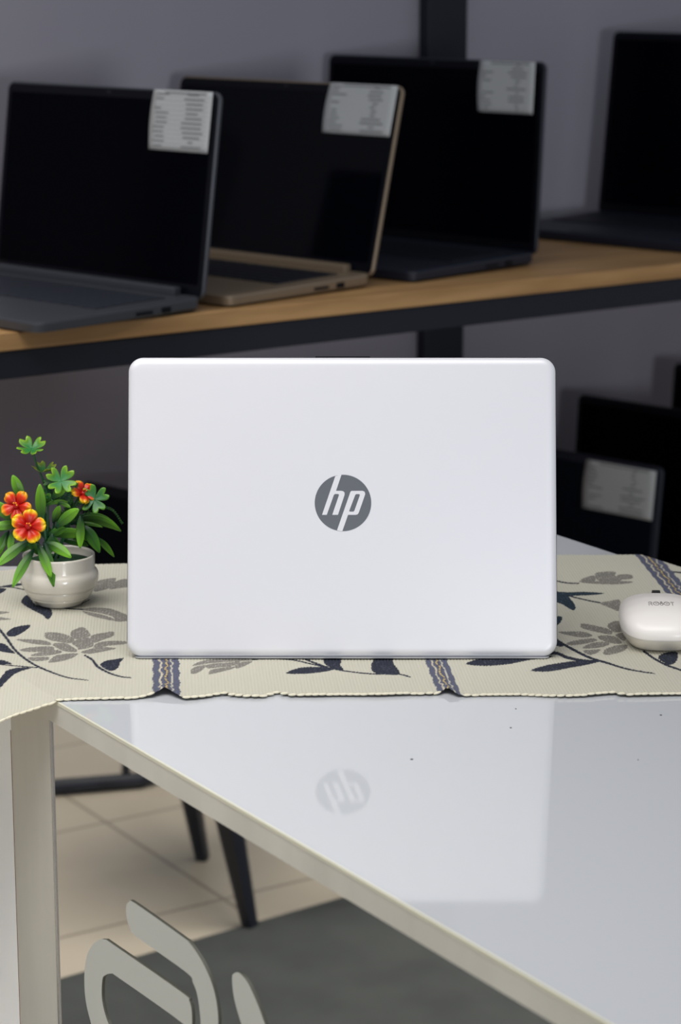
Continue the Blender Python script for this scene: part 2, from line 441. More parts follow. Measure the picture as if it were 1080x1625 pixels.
side_strip('top_edge_line', Acorn, Bc, NN, TZ-0.0022, TZ+0.0001, 0.0016, M_edgeline)
side_strip('steel_edging', Acorn, Bc, NN, TZ-0.0175, TZ-0.0023, 0.0012, M_steel)
side_strip('steel_edging', Acorn, H_, HN, TZ-0.0175, TZ-0.0002, 0.0012, M_steel)
# steel post: outer edges read from the picture on the mirror side plane
Pp = Acorn+NN*(-0.0012)
pl = onplane(16, 1140, Acorn, NN); prr = onplane(81, 1160, Acorn, NN)
sl = (pl-Acorn) @ D; sr = (prr-Acorn) @ D
side_strip('steel_post', Acorn+D*sl-NN*0.03, Acorn+D*sr-NN*0.03, NN, 0.0, TZ-0.0176, 0.0295, M_steel)
side_strip('steel_post_bead', Acorn+D*(sr-0.0028)-NN*0.0012, Acorn+D*(sr+0.0002)-NN*0.0012, NN, 0.0, TZ-0.0180, 0.0012, M_chrome)
PM = Acorn-NN*0.0009
side_strip('mirror_panel', PM+D*(sr+0.0003)-NN*0.004, PM+D*1.13-NN*0.004, NN, 0.08, TZ-0.0180, 0.004, M_mirror)
mirror = [c for c in desk.children if c.name.startswith('mirror_panel')][0]
side_strip('plinth', PM+D*(sr+0.0003)-NN*0.02, PM+D*1.13-NN*0.02, NN, 0.0, 0.08, 0.015, M_black)
side_strip('rear_panel', E_+D*0.0+NN*0.012, Cc+NN*0.012, NN, 0.0, TZ-0.0176, 0.012, M_panel)
side_strip('left_panel', Acorn-HN*0.004, H_-HN*0.004, HN, 0.0, TZ-0.0178, 0.003, M_panel)
side_strip('chipped_edge', Acorn+D*(sl-0.0012)-NN*0.001, Acorn+D*(sl-0.0002)-NN*0.001, NN, 0.30, TZ-0.045, 0.0008, M_chip)
side_strip('far_panel', G_+D*0.03, F_+D*0.03, np.array([0, -1.0, 0]), 0.0, TZ-0.0176, 0.012, M_panel)
# lettering on the mirror
def lettering(px, s, hole=None):
    P0 = PM+NN*0.0012
    pts = [(80+x/2.7, 1400+y/2.7) for x, y in px]
    pts = [tuple(p) for p in spline(pts, 5, True)]
    loops = [[(onplane(x, y, P0, NN)-OFF) for x, y in pts]]
    if hole:
        h = [(80+x/2.7, 1400+y/2.7) for x, y in hole]; h = [tuple(p) for p in spline(h, 5, True)]
        loops.append([(onplane(x, y, P0, NN)-OFF) for x, y in h])
    # 2D coordinates in the plane
    l2 = [[(float(p @ D), float(p[2])) for p in lp] for lp in loops]
    base = float((P0-OFF) @ NN)
    bm = bmesh.new()
    flat_poly(bm, l2, lambda a, z: Vector(tuple(D*a+NN*base))+Vector((0, 0, z)), tuple(NN*0.0012))
    o = bm_obj('letter', bm, M_logo_w, mirror)
    o.data.materials.append(M_logo_side)
    for p in o.data.polygons:
        if abs(np.array(p.normal) @ NN) < 0.6: p.material_index = 1
lettering([(325, 100), (338, 84), (362, 90), (560, 230), (600, 265), (650, 340), (690, 430), (712, 520), (718, 620), (700, 760), (650, 790), (640, 700), (643, 600), (630, 490), (610, 430), (580, 385), (370, 235), (342, 200), (326, 150)], 1)
lettering([(145, 400), (155, 320), (175, 275), (205, 248), (235, 246), (270, 268), (560, 470), (595, 510), (606, 570), (600, 650), (560, 720), (440, 760), (300, 770), (205, 700), (170, 590), (150, 500)], 2,
          hole=[(222, 420), (235, 398), (262, 392), (290, 408), (560, 600), (575, 640), (520, 690), (400, 705), (300, 690), (250, 610), (222, 510)])
lettering([(778, 410), (785, 392), (800, 386), (820, 398), (850, 440), (890, 530), (925, 630), (960, 760), (900, 790), (850, 690), (815, 600), (785, 490)], 3)

# specks on the worktop
for (x, y, r) in ((653, 1205, 0.0011), (810, 1155, 0.0008), (1048, 1135, 0.0009), (818, 1125, 0.0006), (1012, 1206, 0.0005)):
    p = onz(x, y, TZ); bm = bmesh.new(); lathe(bm, [(r, 0.0), (r*.8, 0.0003), (r*.1, 0.0004)], 10)
    o = bm_obj('crumb', bm, M_rubber); o.location = (p[0], p[1], TZ); o.scale = (1, 1, 1)
    o['label'] = 'tiny dark crumb on the bare white counter top'; o['category'] = 'crumb'; o['group'] = 'crumbs on the counter'

# ------------------------------------------------------------------ table runner
RO = onz(264, 1100, TZ); RB = onz(264, 895, TZ); 
vp = math.atan2(264-540, F*cp)                # heading of the cross stripes
WD = np.array([math.sin(vp), math.cos(vp), 0.0]); LD = np.array([WD[1], -WD[0], 0.0])
def rl(x, y):                                   # pixel -> runner coordinates on the table plane
    p = onz(x, y, TZ); q = p-RO; return (float(q @ LD), float(q @ WD))
front_px = [(-220, 1118), (-60, 1114), (20, 1112), (82, 1112), (100, 1109), (150, 1108), (210, 1107), (243, 1103), (262, 1099), (286, 1107), (300, 1108), (330, 1104), (352, 1100), (375, 1103), (415, 1105), (440, 1098), (460, 1103),
            (500, 1103), (540, 1102), (600, 1102), (650, 1100), (690, 1100), (706, 1097), (724, 1103), (760, 1102), (830, 1101), (900, 1104), (930, 1103), (970, 1099), (990, 1103), (1040, 1102), (1080, 1101), (1300, 1098)]
back_px = [(-300, 912), (0, 909), (60, 903), (150, 898), (200, 897), (540, 890), (880, 884), (955, 884), (1010, 883), (1060, 883), (1300, 884)]
fr = sorted(rl(p[0], p[1]+4.5) for p in front_px); bk = sorted(rl(*p) for p in back_px)
fl_, fw_ = map(np.array, zip(*fr)); bl_, bw_ = map(np.array, zip(*bk))
l0, l1 = -0.30, 0.62
NL, NW = 1330, 350
ls = np.linspace(l0, l1, NL); ts = np.linspace(0, 1, NW)
Lg, Tg = np.meshgrid(ls, ts, indexing='ij')
fwv = np.interp(ls, fl_, fw_); bwv = np.interp(ls, bl_, bw_)
# serrated woven ends
fwv = fwv+0.0009*np.abs(np.sin(ls*math.pi/0.0052)); bwv = bwv+0.0012*np.abs(np.sin(ls*math.pi/0.0048))
Wg = fwv[:, None]+(bwv-fwv)[:, None]*Tg
PXg = RO[0]+Lg*LD[0]+Wg*WD[0]; PYg = RO[1]+Lg*LD[1]+Wg*WD[1]
# height: thickness, ribs, slight waves, lifted hem, drape beyond the counter
rib = np.sin(Lg*2*math.pi/0.0024)
hem = np.interp(ls, [rl(x, 1100)[0] for x in (225, 243, 262, 286, 300, 690, 700, 711, 727, 735)], [0, .0010, .0040, .0008, 0, 0, .001, .0038, .0005, 0])
df = (Wg-fwv[:, None]); hemz = hem[:, None]*np.exp(-(df/0.018)**2)
wave = 0.0003*(1+np.sin(Lg*41+1.3))*np.exp(-(df/0.03)**2)+0.0003*(1+np.sin(Lg*23+Wg*17))
Zg = TZ+0.0013+0.00022*rib+hemz+wave
# outside distance from the counter outline (concave corner at Acorn)
da = (PXg-Acorn[0])*NN[0]+(PYg-Acorn[1])*NN[1]        # beyond the mirror side
db = (PXg-Acorn[0])*HN[0]+(PYg-Acorn[1])*HN[1]          # beyond the wing front
out1 = np.minimum(da, db); out1 = np.maximum(out1, 0)
dc = -((PXg-E_[0])*NN[0]+(PYg-E_[1])*NN[1]); out2 = np.maximum(dc-0.014, 0)
Zg = Zg-np.where(out1 > 0, 0.30*out1+3.0*out1**2, 0)
Zg = Zg-(0.35*out2+9*out2**2)
Zg = np.maximum(Zg, TZ-0.06)
co = np.stack([PXg, PYg, Zg], -1).reshape(-1, 3)
# ---- woven picture
def inside(px, py, poly):
    c = np.zeros(px.shape, bool); n = len(poly); j = n-1
    for i in range(n):
        xi, yi = poly[i]; xj, yj = poly[j]
        if yi != yj:
            c ^= ((yi > py) != (yj > py)) & (px < (xj-xi)*(py-yi)/(yj-yi)+xi)
        j = i
    return c
Wt = (Wg+0.0011*np.sin(Lg*2*math.pi/0.0024)); Lt = Lg
col = np.empty(Lg.shape+(3,)); 
def C3(r, g, b): return np.array([lin(r), lin(g), lin(b)])
base = C3(187, 184, 170)
shade = 1+0.035*rib+0.03*np.sin(Wg*2*math.pi/0.0021)*np.sin(Lg*2*math.pi/0.0048)
col[:] = base*shade[..., None]
GREY = C3(124, 121, 115); NAVY = C3(46, 49, 60); TEAL = C3(44, 56, 66)
rng = np.random.default_rng(3); speck = rng.random(Lg.shape)
ct = np.cos(2*math.pi*Lg/0.0024)
def paint(poly, c, w2=None, speckle=0.08):
    P = [rl(*p) for p in poly]; a = np.array(P)
    lo = a.min(0)-0.002; hi = a.max(0)+0.002
    i0, i1 = np.searchsorted(ls, [lo[0], hi[0]])
    if i1 <= i0: return
    m = inside(Lt[i0:i1], Wt[i0:i1], P)
    sub = col[i0:i1]; k = (1+speckle*rib[i0:i1]+0.15*(speck[i0:i1]-.5))[..., None]
    sub[m] = (c*k)[m]
    fleck = m & (speck[i0:i1] > 0.93); sub[fleck] = sub[fleck]*1.7+0.02
def stroke(pts, w, c):
    P = [np.array(p, float) for p in spline(pts, 6)]; n = len(P); ws = np.interp(np.linspace(0, 1, n), np.linspace(0, 1, len(w)), w)
    Lf, Rt = [], []
    for i, p in enumerate(P):
        t = P[min(i+1, n-1)]-P[max(i-1, 0)]; t /= np.linalg.norm(t); q = np.array([-t[1], t[0]])
        Lf.append(tuple(p+q*ws[i]/2)); Rt.append(tuple(p-q*ws[i]/2))
    paint(Lf+Rt[::-1], c, speckle=.1)
def K(ox, oy, s, pts): return [(ox+x/s, oy+y/s) for x, y in pts]
def kA(p): return K(0, 900, 4.909, p)
def kB(p): return K(200, 1030, 3.857, p)
def kC(p): return K(440, 1030, 3.6, p)
def kD(p): return K(720, 1000, 3.0, p)
def kE(p): return K(870, 870, 5.143, p)
def sm(p): return [tuple(q) for q in spline(p, 4, True)]
for g in ([(548, 540), (560, 515), (640, 485), (690, 520), (703, 555), (640, 570), (590, 580), (560, 560)],
          [(705, 565), (730, 545), (800, 530), (870, 520), (890, 530), (880, 555), (800, 585), (730, 608)],
          [(560, 610), (600, 582), (690, 564), (722, 600), (722, 636), (620, 660), (600, 640)],
          [(735, 625), (780, 602), (880, 592), (1000, 600), (960, 620), (850, 630), (740, 646)],
          [(630, 680), (700, 655), (800, 640), (905, 650), (830, 670), (700, 692)],
          [(345, 545), (365, 525), (470, 530), (555, 560), (582, 585), (545, 610), (450, 597), (370, 578)],
          [(125, 578), (250, 578), (350, 588), (395, 608), (380, 624), (240, 610)],
          [(412, 612), (500, 608), (550, 628), (600, 665), (580, 678), (500, 670), (430, 638)],
          [(150, 660), (230, 640), (390, 632), (425, 652), (380, 670), (230, 675)],
          [(240, 700), (330, 672), (440, 660), (485, 680), (400, 700), (280, 708)],
          [(380, 750), (430, 705), (520, 690), (605, 688), (570, 720), (480, 748), (400, 758)],
          [(215, 720), (300, 714), (380, 716), (365, 740), (260, 745)],
          [(735, 170), (760, 120), (890, 95), (900, 115), (880, 150), (840, 180), (740, 205)],
          [(905, 120), (1000, 100), (1080, 100), (1080, 150), (900, 180), (850, 182)],
          [(630, 345), (740, 330), (860, 340), (960, 375), (1010, 400), (1000, 435), (900, 440), (880, 405), (800, 380), (690, 360)],
          [(640, 360), (700, 367), (800, 388), (870, 412), (890, 436), (800, 420), (700, 395)],
          [(-60, 355), (0, 360), (80, 368), (0, 385), (-60, 390)], [(-60, 405), (0, 405), (90, 422), (0, 430), (-60, 430)]):
    paint(sm(kA(g)), GREY)
for g in ([(165, 280), (205, 235), (235, 255), (280, 310), (370, 325), (405, 360), (400, 400), (370, 425), (330, 390), (250, 350), (185, 310)],
          [(50, 530), (100, 490), (170, 472), (240, 468), (200, 510), (130, 550), (70, 555)],
          [(-120, 600), (0, 605), (50, 620), (80, 650), (120, 685), (60, 680), (0, 670), (-100, 650)],
          [(-120, 735), (0, 735), (50, 745), (95, 770), (0, 768), (-100, 765)],
          [(-120, 930), (0, 850), (60, 815), (150, 795), (240, 800), (160, 825), (60, 870), (0, 900), (-80, 950)],
          [(780, 775), (830, 745), (900, 735), (965, 725), (935, 760), (920, 800), (870, 825), (820, 810)],
          [(-40, 178), (60, 155), (180, 140), (170, 158), (60, 170)], [(-60, 185), (50, 185), (0, 225), (-60, 240)]):
    paint(sm(kA(g)), NAVY)
stroke(kA([(-60, 440), (0, 505), (60, 580), (110, 650), (180, 715), (290, 785), (450, 850), (560, 880), (690, 895)]), [4.5, 3.6, 1.2], NAVY)
stroke(kA([(-80, 770), (0, 772), (120, 782), (290, 797)]), [1.6, 1.6], NAVY)
stroke(kA([(655, 700), (720, 740), (760, 790), (850, 840), (940, 868), (1020, 878)]), [2.5, 4.2, 2.6, 1.6], NAVY)
stroke(kA([(500, 335), (560, 342), (650, 347)]), [2, 2], NAVY); stroke(kA([(540, 325), (620, 305), (700, 268)]), [2, 1.4], NAVY)
stroke(kA([(-40, 172), (80, 172), (190, 192)]), [1.5, 2], NAVY)
for g in ([(405, 118), (470, 85), (600, 72), (700, 68), (775, 80), (760, 84), (640, 92), (500, 104)],
          [(395, 150), (420, 124), (495, 112), (470, 140), (440, 160), (400, 168)],
          [(505, 108), (640, 96), (700, 88), (655, 118), (560, 128), (500, 135)], [(510, 150), (540, 136), (655, 122), (652, 136), (560, 160), (510, 170)],
          [(665, 115), (700, 95), (772, 88), (745, 108), (680, 135)]):
    paint(sm(kB(g)), GREY)
stroke(kB([(770, 78), (900, 68), (1000, 75), (1080, 90)]), [2, 2], NAVY)
for g in ([(50, 148), (120, 120), (200, 113), (320, 118), (300, 135), (180, 152), (80, 155)], [(265, 30), (350, 30), (365, 80), (358, 100), (378, 130), (330, 125), (280, 105), (265, 80)],
          [(575, 30), (665, 30), (660, 85), (700, 152), (600, 155), (545, 140), (535, 100), (550, 70)]):
    paint(sm(kC(g)), NAVY)
stroke(kC([(0, 65), (100, 75), (200, 98), (300, 120), (400, 138), (550, 153), (680, 152), (760, 170)]), [2, 2], NAVY)
stroke(kC([(100, 40), (200, 85), (290, 118)]), [3, 3], NAVY)
for g in ([(55, 170), (130, 143), (220, 130), (300, 126), (400, 130), (470, 138), (350, 155), (260, 172), (150, 180)],
          [(365, 203), (430, 180), (520, 165), (610, 155), (700, 157), (640, 175), (560, 190), (450, 208)],
          [(970, 140), (1000, 118), (1058, 112), (1062, 150), (1035, 175), (1000, 165)], [(485, 60), (520, 85), (500, 90), (480, 80)]):
    paint(sm(kD(g)), NAVY)
stroke(kD([(430, 120), (490, 122), (540, 142), (620, 156), (690, 158)]), [5, 5, 2], NAVY)
stroke(kD([(470, 40), (500, 65), (560, 100), (640, 140), (720, 165), (830, 198), (955, 218)]), [3.6, 4.2, 3.4, 1.6], NAVY)
stroke(kD([(900, 108), (960, 150), (1020, 180), (1100, 207)]), [3.8, 3], NAVY)
for g in ([(250, 290), (300, 255), (372, 240), (385, 275), (340, 300)], [(380, 235), (400, 215), (540, 208), (545, 245), (600, 278), (480, 290), (395, 275)],
          [(555, 240), (600, 230), (675, 235), (680, 265), (610, 272), (570, 262)], [(300, 300), (400, 285), (600, 285), (690, 290), (640, 305), (500, 312)],
          [(420, 462), (500, 445), (580, 438), (580, 525), (500, 500)],
          [(260, 635), (300, 630), (400, 650), (480, 670), (520, 700), (500, 718), (400, 700), (280, 670)], [(80, 700), (200, 695), (300, 700), (355, 730), (280, 745), (150, 725)],
          [(480, 640), (510, 620), (560, 605), (620, 640), (610, 690), (540, 700), (500, 675)], [(400, 735), (470, 725), (550, 740), (600, 790), (520, 793), (430, 765)],
          [(560, 712), (620, 700), (640, 740), (610, 770), (550, 730)], [(140, 795), (220, 770), (350, 752), (395, 765), (340, 788), (200, 810)],
          [(280, 825), (350, 792), (450, 780), (500, 798), (420, 828), (300, 838)], [(450, 885), (460, 845), (540, 812), (640, 805), (620, 850), (520, 885)],
          [(280, 855), (350, 848), (420, 842), (400, 870), (330, 890)]):
    paint(sm(kE(g)), GREY)
for g in ([(40, 365), (150, 372), (300, 370), (450, 382), (380, 395), (250, 400), (160, 400), (40, 385)], [(40, 390), (150, 400), (190, 440), (220, 490), (205, 520), (160, 500), (110, 470), (40, 440)],
          [(50, 575), (110, 575), (95, 620), (60, 645)]):
    paint(sm(kE(g)), TEAL)
stroke(kE([(40, 275), (140, 297), (250, 303)]), [2, 2], NAVY); stroke(kE([(150, 398), (280, 430), (425, 460)]), [2, 2], NAVY); stroke(kE([(1005, 208), (1100, 217)]), [2.4, 2.4], NAVY)
# cross stripes of blue-grey with wavy cream and yellow threads
for cpx, y, wpx in ((264, 1100, 43), (711, 1100, 36), (1028, 886, 36)):
    lc = rl(cpx, y)[0]; hw = abs(rl(cpx+wpx/2, y)[0]-rl(cpx-wpx/2, y)[0])/2
    x = (Lg-lc)/hw+0.05*np.sin(Wg*260)
    m = np.abs(x) < 1
    k = 1+0.22*np.sin(Wg*2*math.pi/0.0022+Lg*900)*1+0.2*(speck-.5)
    sc = C3(88, 91, 108)[None, None]*k[..., None]; col[m] = sc[m]
    for xx, c, ww in ((-0.42, C3(186, 178, 160), .075), (0.02, C3(186, 166, 116), .065), (0.42, C3(178, 174, 162), .065)):
        mm = np.abs(x-xx-0.07*np.sin(Wg*330+xx*9+2*np.sin(Wg*97))) < ww; col[mm] = c
    mm = (np.abs(x-0.05) < .16) & (speck > .8) & (np.abs(x) < 1); col[mm] = C3(70, 60, 70)
me = bpy.data.meshes.new('table_runner')
nv = NL*NW; me.vertices.add(nv); me.vertices.foreach_set('co', co.astype(np.float32).ravel())
idx = np.arange(nv).reshape(NL, NW); q = np.stack([idx[:-1, :-1], idx[1:, :-1], idx[1:, 1:], idx[:-1, 1:]], -1).reshape(-1, 4)
nf = len(q); me.loops.add(nf*4); me.loops.foreach_set('vertex_index', q.ravel().astype(np.int32))
me.polygons.add(nf); me.polygons.foreach_set('loop_start', np.arange(0, nf*4, 4, dtype=np.int32)); me.polygons.foreach_set('loop_total', np.full(nf, 4, np.int32))
me.polygons.foreach_set('use_smooth', np.ones(nf, bool))
me.update(calc_edges=True); me.validate()
ca = me.color_attributes.new('weave_colour', 'FLOAT_COLOR', 'POINT')
rgba = np.ones((nv, 4), np.float32); rgba[:, :3] = np.clip(col.reshape(-1, 3), 0, 1); ca.data.foreach_set('color', rgba.ravel())
me.materials.append(M_cloth)
runner = bpy.data.objects.new('table_runner', me); COL.objects.link(runner)
runner['label'] = 'cream woven table runner with navy and grey leaf pattern lying across the white counter'; runner['category'] = 'table runner'
# stitched hem: a chain of small loops along the front edge
bm = bmesh.new(); step = 0.0050; l = l0+0.01; k = 0; was = False
while l < 0.5:
    ins = any(abs(l-rl(c, 1100)[0]) < hwid for c, hwid in ((264, 0.0105), (711, 0.0085)))
    i = int(np.searchsorted(ls, l)); i = min(i, NL-1)
    if ins and not was: bm_obj('stitched_hem', bm, M_stitch, runner, True); bm = bmesh.new()
    was = ins
    if not ins:
        p = Vector((float(PXg[i, 0]), float(PYg[i, 0]), float(Zg[i, 0])+0.0001))
        r = bmesh.ops.create_uvsphere(bm, u_segments=8, v_segments=6, radius=1)
        j = min(i+7, NL-1); dz = float(Zg[j, 0]-Zg[i, 0])/max(1e-6, float(ls[j]-ls[i]))
        Mx = Matrix.Translation(p) @ Matrix.Rotation(math.atan2(LD[1], LD[0])+0.16, 4, 'Z') @ Matrix.Rotation(-math.atan(dz), 4, 'Y') @ Matrix.Diagonal((0.0033, 0.0012, 0.0009, 1))
        bmesh.ops.transform(bm, matrix=Mx, verts=r['verts'])
    l += step*(0.9+0.3*random.random())
bm_obj('stitched_hem', bm, M_stitch, runner, True)

# ------------------------------------------------------------------ silver laptop seen from behind
LB = onz(542.5, 1051, TZ); LW, LH = 0.3235, 0.2260; BETA = math.radians(16.5)
lap = empty('laptop', (LB[0], LB[1]+0.001, TZ+0.0022), 0, 'silver laptop in the middle seen from behind, dark round badge on its lid', 'laptop')
LT = 0.0065
HM = Matrix.Translation((0, 0, 0.0022)) @ Matrix.Rotation(-BETA, 4, 'X') @ Matrix(((1, 0, 0, 0), (0, 0, 1, 0), (0, 1, 0, 0), (0, 0, 0, 1)))
# coordinates: x, up the lid, depth away from the viewer (0 = outer face)
bm = bmesh.new(); o = rrect(-LW/2, LW/2, 0, LH, 0.0112, 12)
slab(bm, o, [(0.0062, 0.0), (0.0040, 0.0003), (0.0022, 0.0010), (0.0009, 0.0021), (0.0002, 0.0034), (0, 0.0048), (0, LT)], HM)
lid = bm_obj('lid', bm, M_lid, lap, True)
bm = bmesh.new(); slab(bm, rrect(-LW/2-0.0004, LW/2+0.0004, 0.001, LH+0.0005, 0.0116, 12), [(0, LT+0.0001), (0, LT+0.0016)], HM); bm_obj('screen_rim', bm, M_rim, lap)
bm = bmesh.new(); slab(bm, rrect(-LW/2+0.006, LW/2-0.006, 0.018, LH-0.009, 0.002, 3), [(0, LT+0.0015), (0, LT+0.002)], HM); bm_obj('screen', bm, M_screen, lap)
bm = bmesh.new(); slab(bm, rrect(-0.0205, 0.0215, LH-0.004, LH+0.0013, 0.0006, 2), [(0, LT+0.0003), (0, LT+0.0018)], HM); bm_obj('camera_notch', bm, M_rim, lap)
# badge
def bpx(x, y):
    px, py = 470+x/7.2, 730+y/7.2
    # lid plane through HM
    n = np.array(HM.to_3x3() @ Vector((0, 0, 1))); p0 = np.array(HM @ Vector((0, 0, 0)))+np.array(lap.location)
    w = onplane(px, py, p0, n); loc = HM.inverted() @ Vector(tuple(w-np.array(lap.location)))
    return (loc.x, loc.y)
cx_, cy_ = bpx(532.5, 490); rr_ = (bpx(855, 490)[0]-bpx(210, 490)[0])/2
disc = [(cx_+rr_*math.cos(2*math.pi*k/96), cy_+rr_*math.sin(2*math.pi*k/96)) for k in range(96)]
def arc(cxx, cyy, r, a0, a1, n=5): return [(cxx+r*math.cos(math.radians(a0+(a1-a0)*k/n)), cyy+r*math.sin(math.radians(a0+(a1-a0)*k/n))) for k in range(n+1)]
h_ = [(445, 183), (517, 163), (453, 352), (510, 352), (535, 357), (550, 373), (550, 400), (475, 627), (410, 627), (486, 402), (484, 392), (475, 389), (440, 389), (428, 400), (347, 627), (293, 627)]
p_ = [(618, 362), (628, 353), (755, 352), (778, 362), (786, 385), (783, 400), (714, 598), (702, 620), (680, 627), (590, 627), (524, 816), (464, 803)]
ph = [(672, 400), (682, 390), (718, 390), (725, 398), (723, 408), (662, 580), (652, 590), (610, 590), (603, 584), (606, 574)]
T3 = lambda z: (lambda x, y: HM @ Vector((x, y, z)))
nrm = HM.to_3x3() @ Vector((0, 0, -1))
bm = bmesh.new(); flat_poly(bm, [disc], T3(-0.0002), nrm*0.0003); bm_obj('badge_disc', bm, M_badge, lid)
for nm, lp in (('letter_h', [h_]), ('letter_p', [p_, ph])):
    bm = bmesh.new(); flat_poly(bm, [[bpx(*q) for q in l_] for l_ in lp], T3(-0.00035), nrm*0.0002); bm_obj(nm, bm, M_lid, lid)
# specks on the lid
# base behind the lid
bm = bmesh.new(); slab(bm, rrect(-LW/2+0.0005, LW/2-0.0005, 0.016, 0.2375, 0.011, 8), [(0.003, 0.0012), (0.0006, 0.0045), (0, 0.012), (0.001, 0.0148), (0.002, 0.0155)])
bm_obj('base', bm, M_silver, lap)
bm = bmesh.new(); slab(bm, rrect(-LW/2+0.006, LW/2-0.006, 0.0005, 0.030, 0.004, 4), [(0, 0.0004), (0, 0.0011)]); bm_obj('bottom_plate', bm, M_silver, lap)
bm = bmesh.new(); add_box(bm, -LW/2+0.03, LW/2-0.03, 0.006, 0.020, 0.0022, 0.0100, 0.002, 2); bm_obj('hinge', bm, M_rim, lap)
kb = bmesh.new()
for r in range(6):
    for c in range(15):
        xa = -0.142+c*0.0189; y0 = 0.045+r*0.0175; add_box(kb, xa, xa+0.0168, y0, y0+0.0155, 0.0154, 0.0168)
bm_obj('keyboard', kb, mat('silver_keys', rgb(196, 198, 202), 0.4), lap)
bm = bmesh.new(); add_box(bm, -0.055, 0.055, 0.165, 0.225, 0.0153, 0.0159, 0.0002, 1); bm_obj('touchpad', bm, M_silver, lap)
for fx in (-0.13, 0.13):
    for fy in (0.024, 0.22): bm = bmesh.new(); add_box(bm, fx-.014, fx+.014, fy-.004, fy+.004, -0.0002, 0.0015, 0.0005, 1); bm_obj('rubber_foot', bm, M_rubber, lap)

# ------------------------------------------------------------------ computer mouse
MC = onz(1045, 1011, TZ+0.002); MZ = TZ+0.0022
ms = empty('computer_mouse', (MC[0], MC[1], MZ), math.radians(-3), 'warm white rounded computer mouse on the runner beside the silver laptop', 'mouse')
ml = 0.051
def mz_top(yy):                                   # crest height along the body
    s = (yy+ml)/(2*ml); return float(np.interp(s, [0, .08, .2, .35, .5, .7, .85, 1.0], [.0265, .0288, .0308, .0318, .0318, .0300, .0262, .0205]))
def mouse_pt(a, v):
    """a = plan angle, v = 0 bottom .. 1 crown"""
    e = 3.0
    s = (1-max(0, (v-0.45)/0.55)**3.0)**(1/2.4) if v > 0.45 else 1-0.24*((0.45-v)/0.45)**1.6
    ca, sa = math.cos(a), math.sin(a); r = 1/((abs(ca)**e+abs(sa)**e)**(1/e))
    x = 0.0312*r*ca*s*(1-0.06*math.sin(a)); y = ml*r*sa*s*0.985
    return (x, y, v*mz_top(y))
def mouse_shell(name, f0, off, m):
    bm = bmesh.new(); NA, NVv = 72, 30; rings = []
    for k in range(NVv+1):
        ring = []
        for i in range(NA):
            a = 2*math.pi*i/NA; va, vb = f0(a); v = va+(vb-va)*k/NVv; v = min(v, 0.9995); p = mouse_pt(a, v)
            c = Vector((p[0], p[1], p[2])); d = Vector((p[0], p[1], (p[2]-0.012)*1.5)); d.normalize(); ring.append(bm.verts.new(c+d*off))
        rings.append(ring)
    for r0, r1 in zip(rings[:-1], rings[1:]):
        for i in range(NA): bm.faces.new((r0[i], r0[(i+1) % NA], r1[(i+1) % NA], r1[i]))
    bm.faces.new(list(reversed(rings[0]))); bm.faces.new(rings[-1])
    return bm_obj(name, bm, m, ms, True)
mouse_shell('lower_shell', lambda a: (0.0, 0.97), 0.0, M_mouse_low)
seam = lambda a: 0.40+0.48*max(0.0, min(1.0, (math.sin(a)+0.75)/1.5))**1.5
mouse_shell('top_shell', lambda a: (seam(a), 1.0), 0.00035, M_mouse)
bm = bmesh.new(); r = bmesh.ops.create_cone(bm, cap_ends=True, segments=24, radius1=0.010, radius2=0.010, depth=0.006)
bmesh.ops.transform(bm, matrix=Matrix.Translation((0, 0.038, 0.0170)) @ Matrix.Rotation(math.pi/2, 4, 'Y'), verts=r['verts']); bm_obj('scroll_wheel', bm, M_rubber, ms)
# lettering ROBOT, laid on the crown
def crown(x, y):
    # solve v so that the shell outline passes x, y
    lo, hi = 0.45, 0.9995; a = math.atan2(y/ml, x/0.0312)
    for _ in range(30):
        mid = (lo+hi)/2; p = mouse_pt(a, mid)
        if math.hypot(p[0], p[1]) > math.hypot(x, y): lo = mid
        else: hi = mid
    return p[2]
bm = bmesh.new()
def glyph(strokes, ox, sc, wd):
    for st in strokes:
        pts = []
        st = spline(st, 4) if len(st) > 3 else [np.array(s) for s in st]
        for gx, gy in st:
            x = ox+gx*wd; y = LY+gy*sc; pts.append((x, y, crown(x, y)+0.00045))
        tube(bm, pts, 0.00022, 5)
LY = -0.021
el = [(0.5+0.5*math.cos(2*math.pi*k/12), 0.5+0.5*math.sin(2*math.pi*k/12)) for k in range(13)]
R_ = [[(0, 0), (0, 1)], [(0, 1), (0.7, 1), (0.9, 0.75), (0.7, 0.5), (0.15, 0.5)], [(0.45, 0.5), (1, 0)]]
glyph(R_, -0.0100, 0.0068, 0.0026); glyph([el, [(0.3, .5), (0.7, .5)]], -0.0066, 0.0066, 0.0044)
glyph([[(0.5+.5*math.cos(2*math.pi*k/12), 0.3+.3*math.sin(2*math.pi*k/12)) for k in range(13)], [(0.5+.3*math.cos(2*math.pi*k/12), 0.8+.2*math.sin(2*math.pi*k/12)) for k in range(13)]], -0.0015, 0.0072, 0.0022)
glyph([el, [(0.3, .5), (0.7, .5)]], 0.0014, 0.0066, 0.0044); glyph([[(0, 1), (1, 1)], [(0.5, 1), (0.5, 0)]], 0.0066, 0.0068, 0.0028)
bm_obj('lettering', bm, M_print, ms)

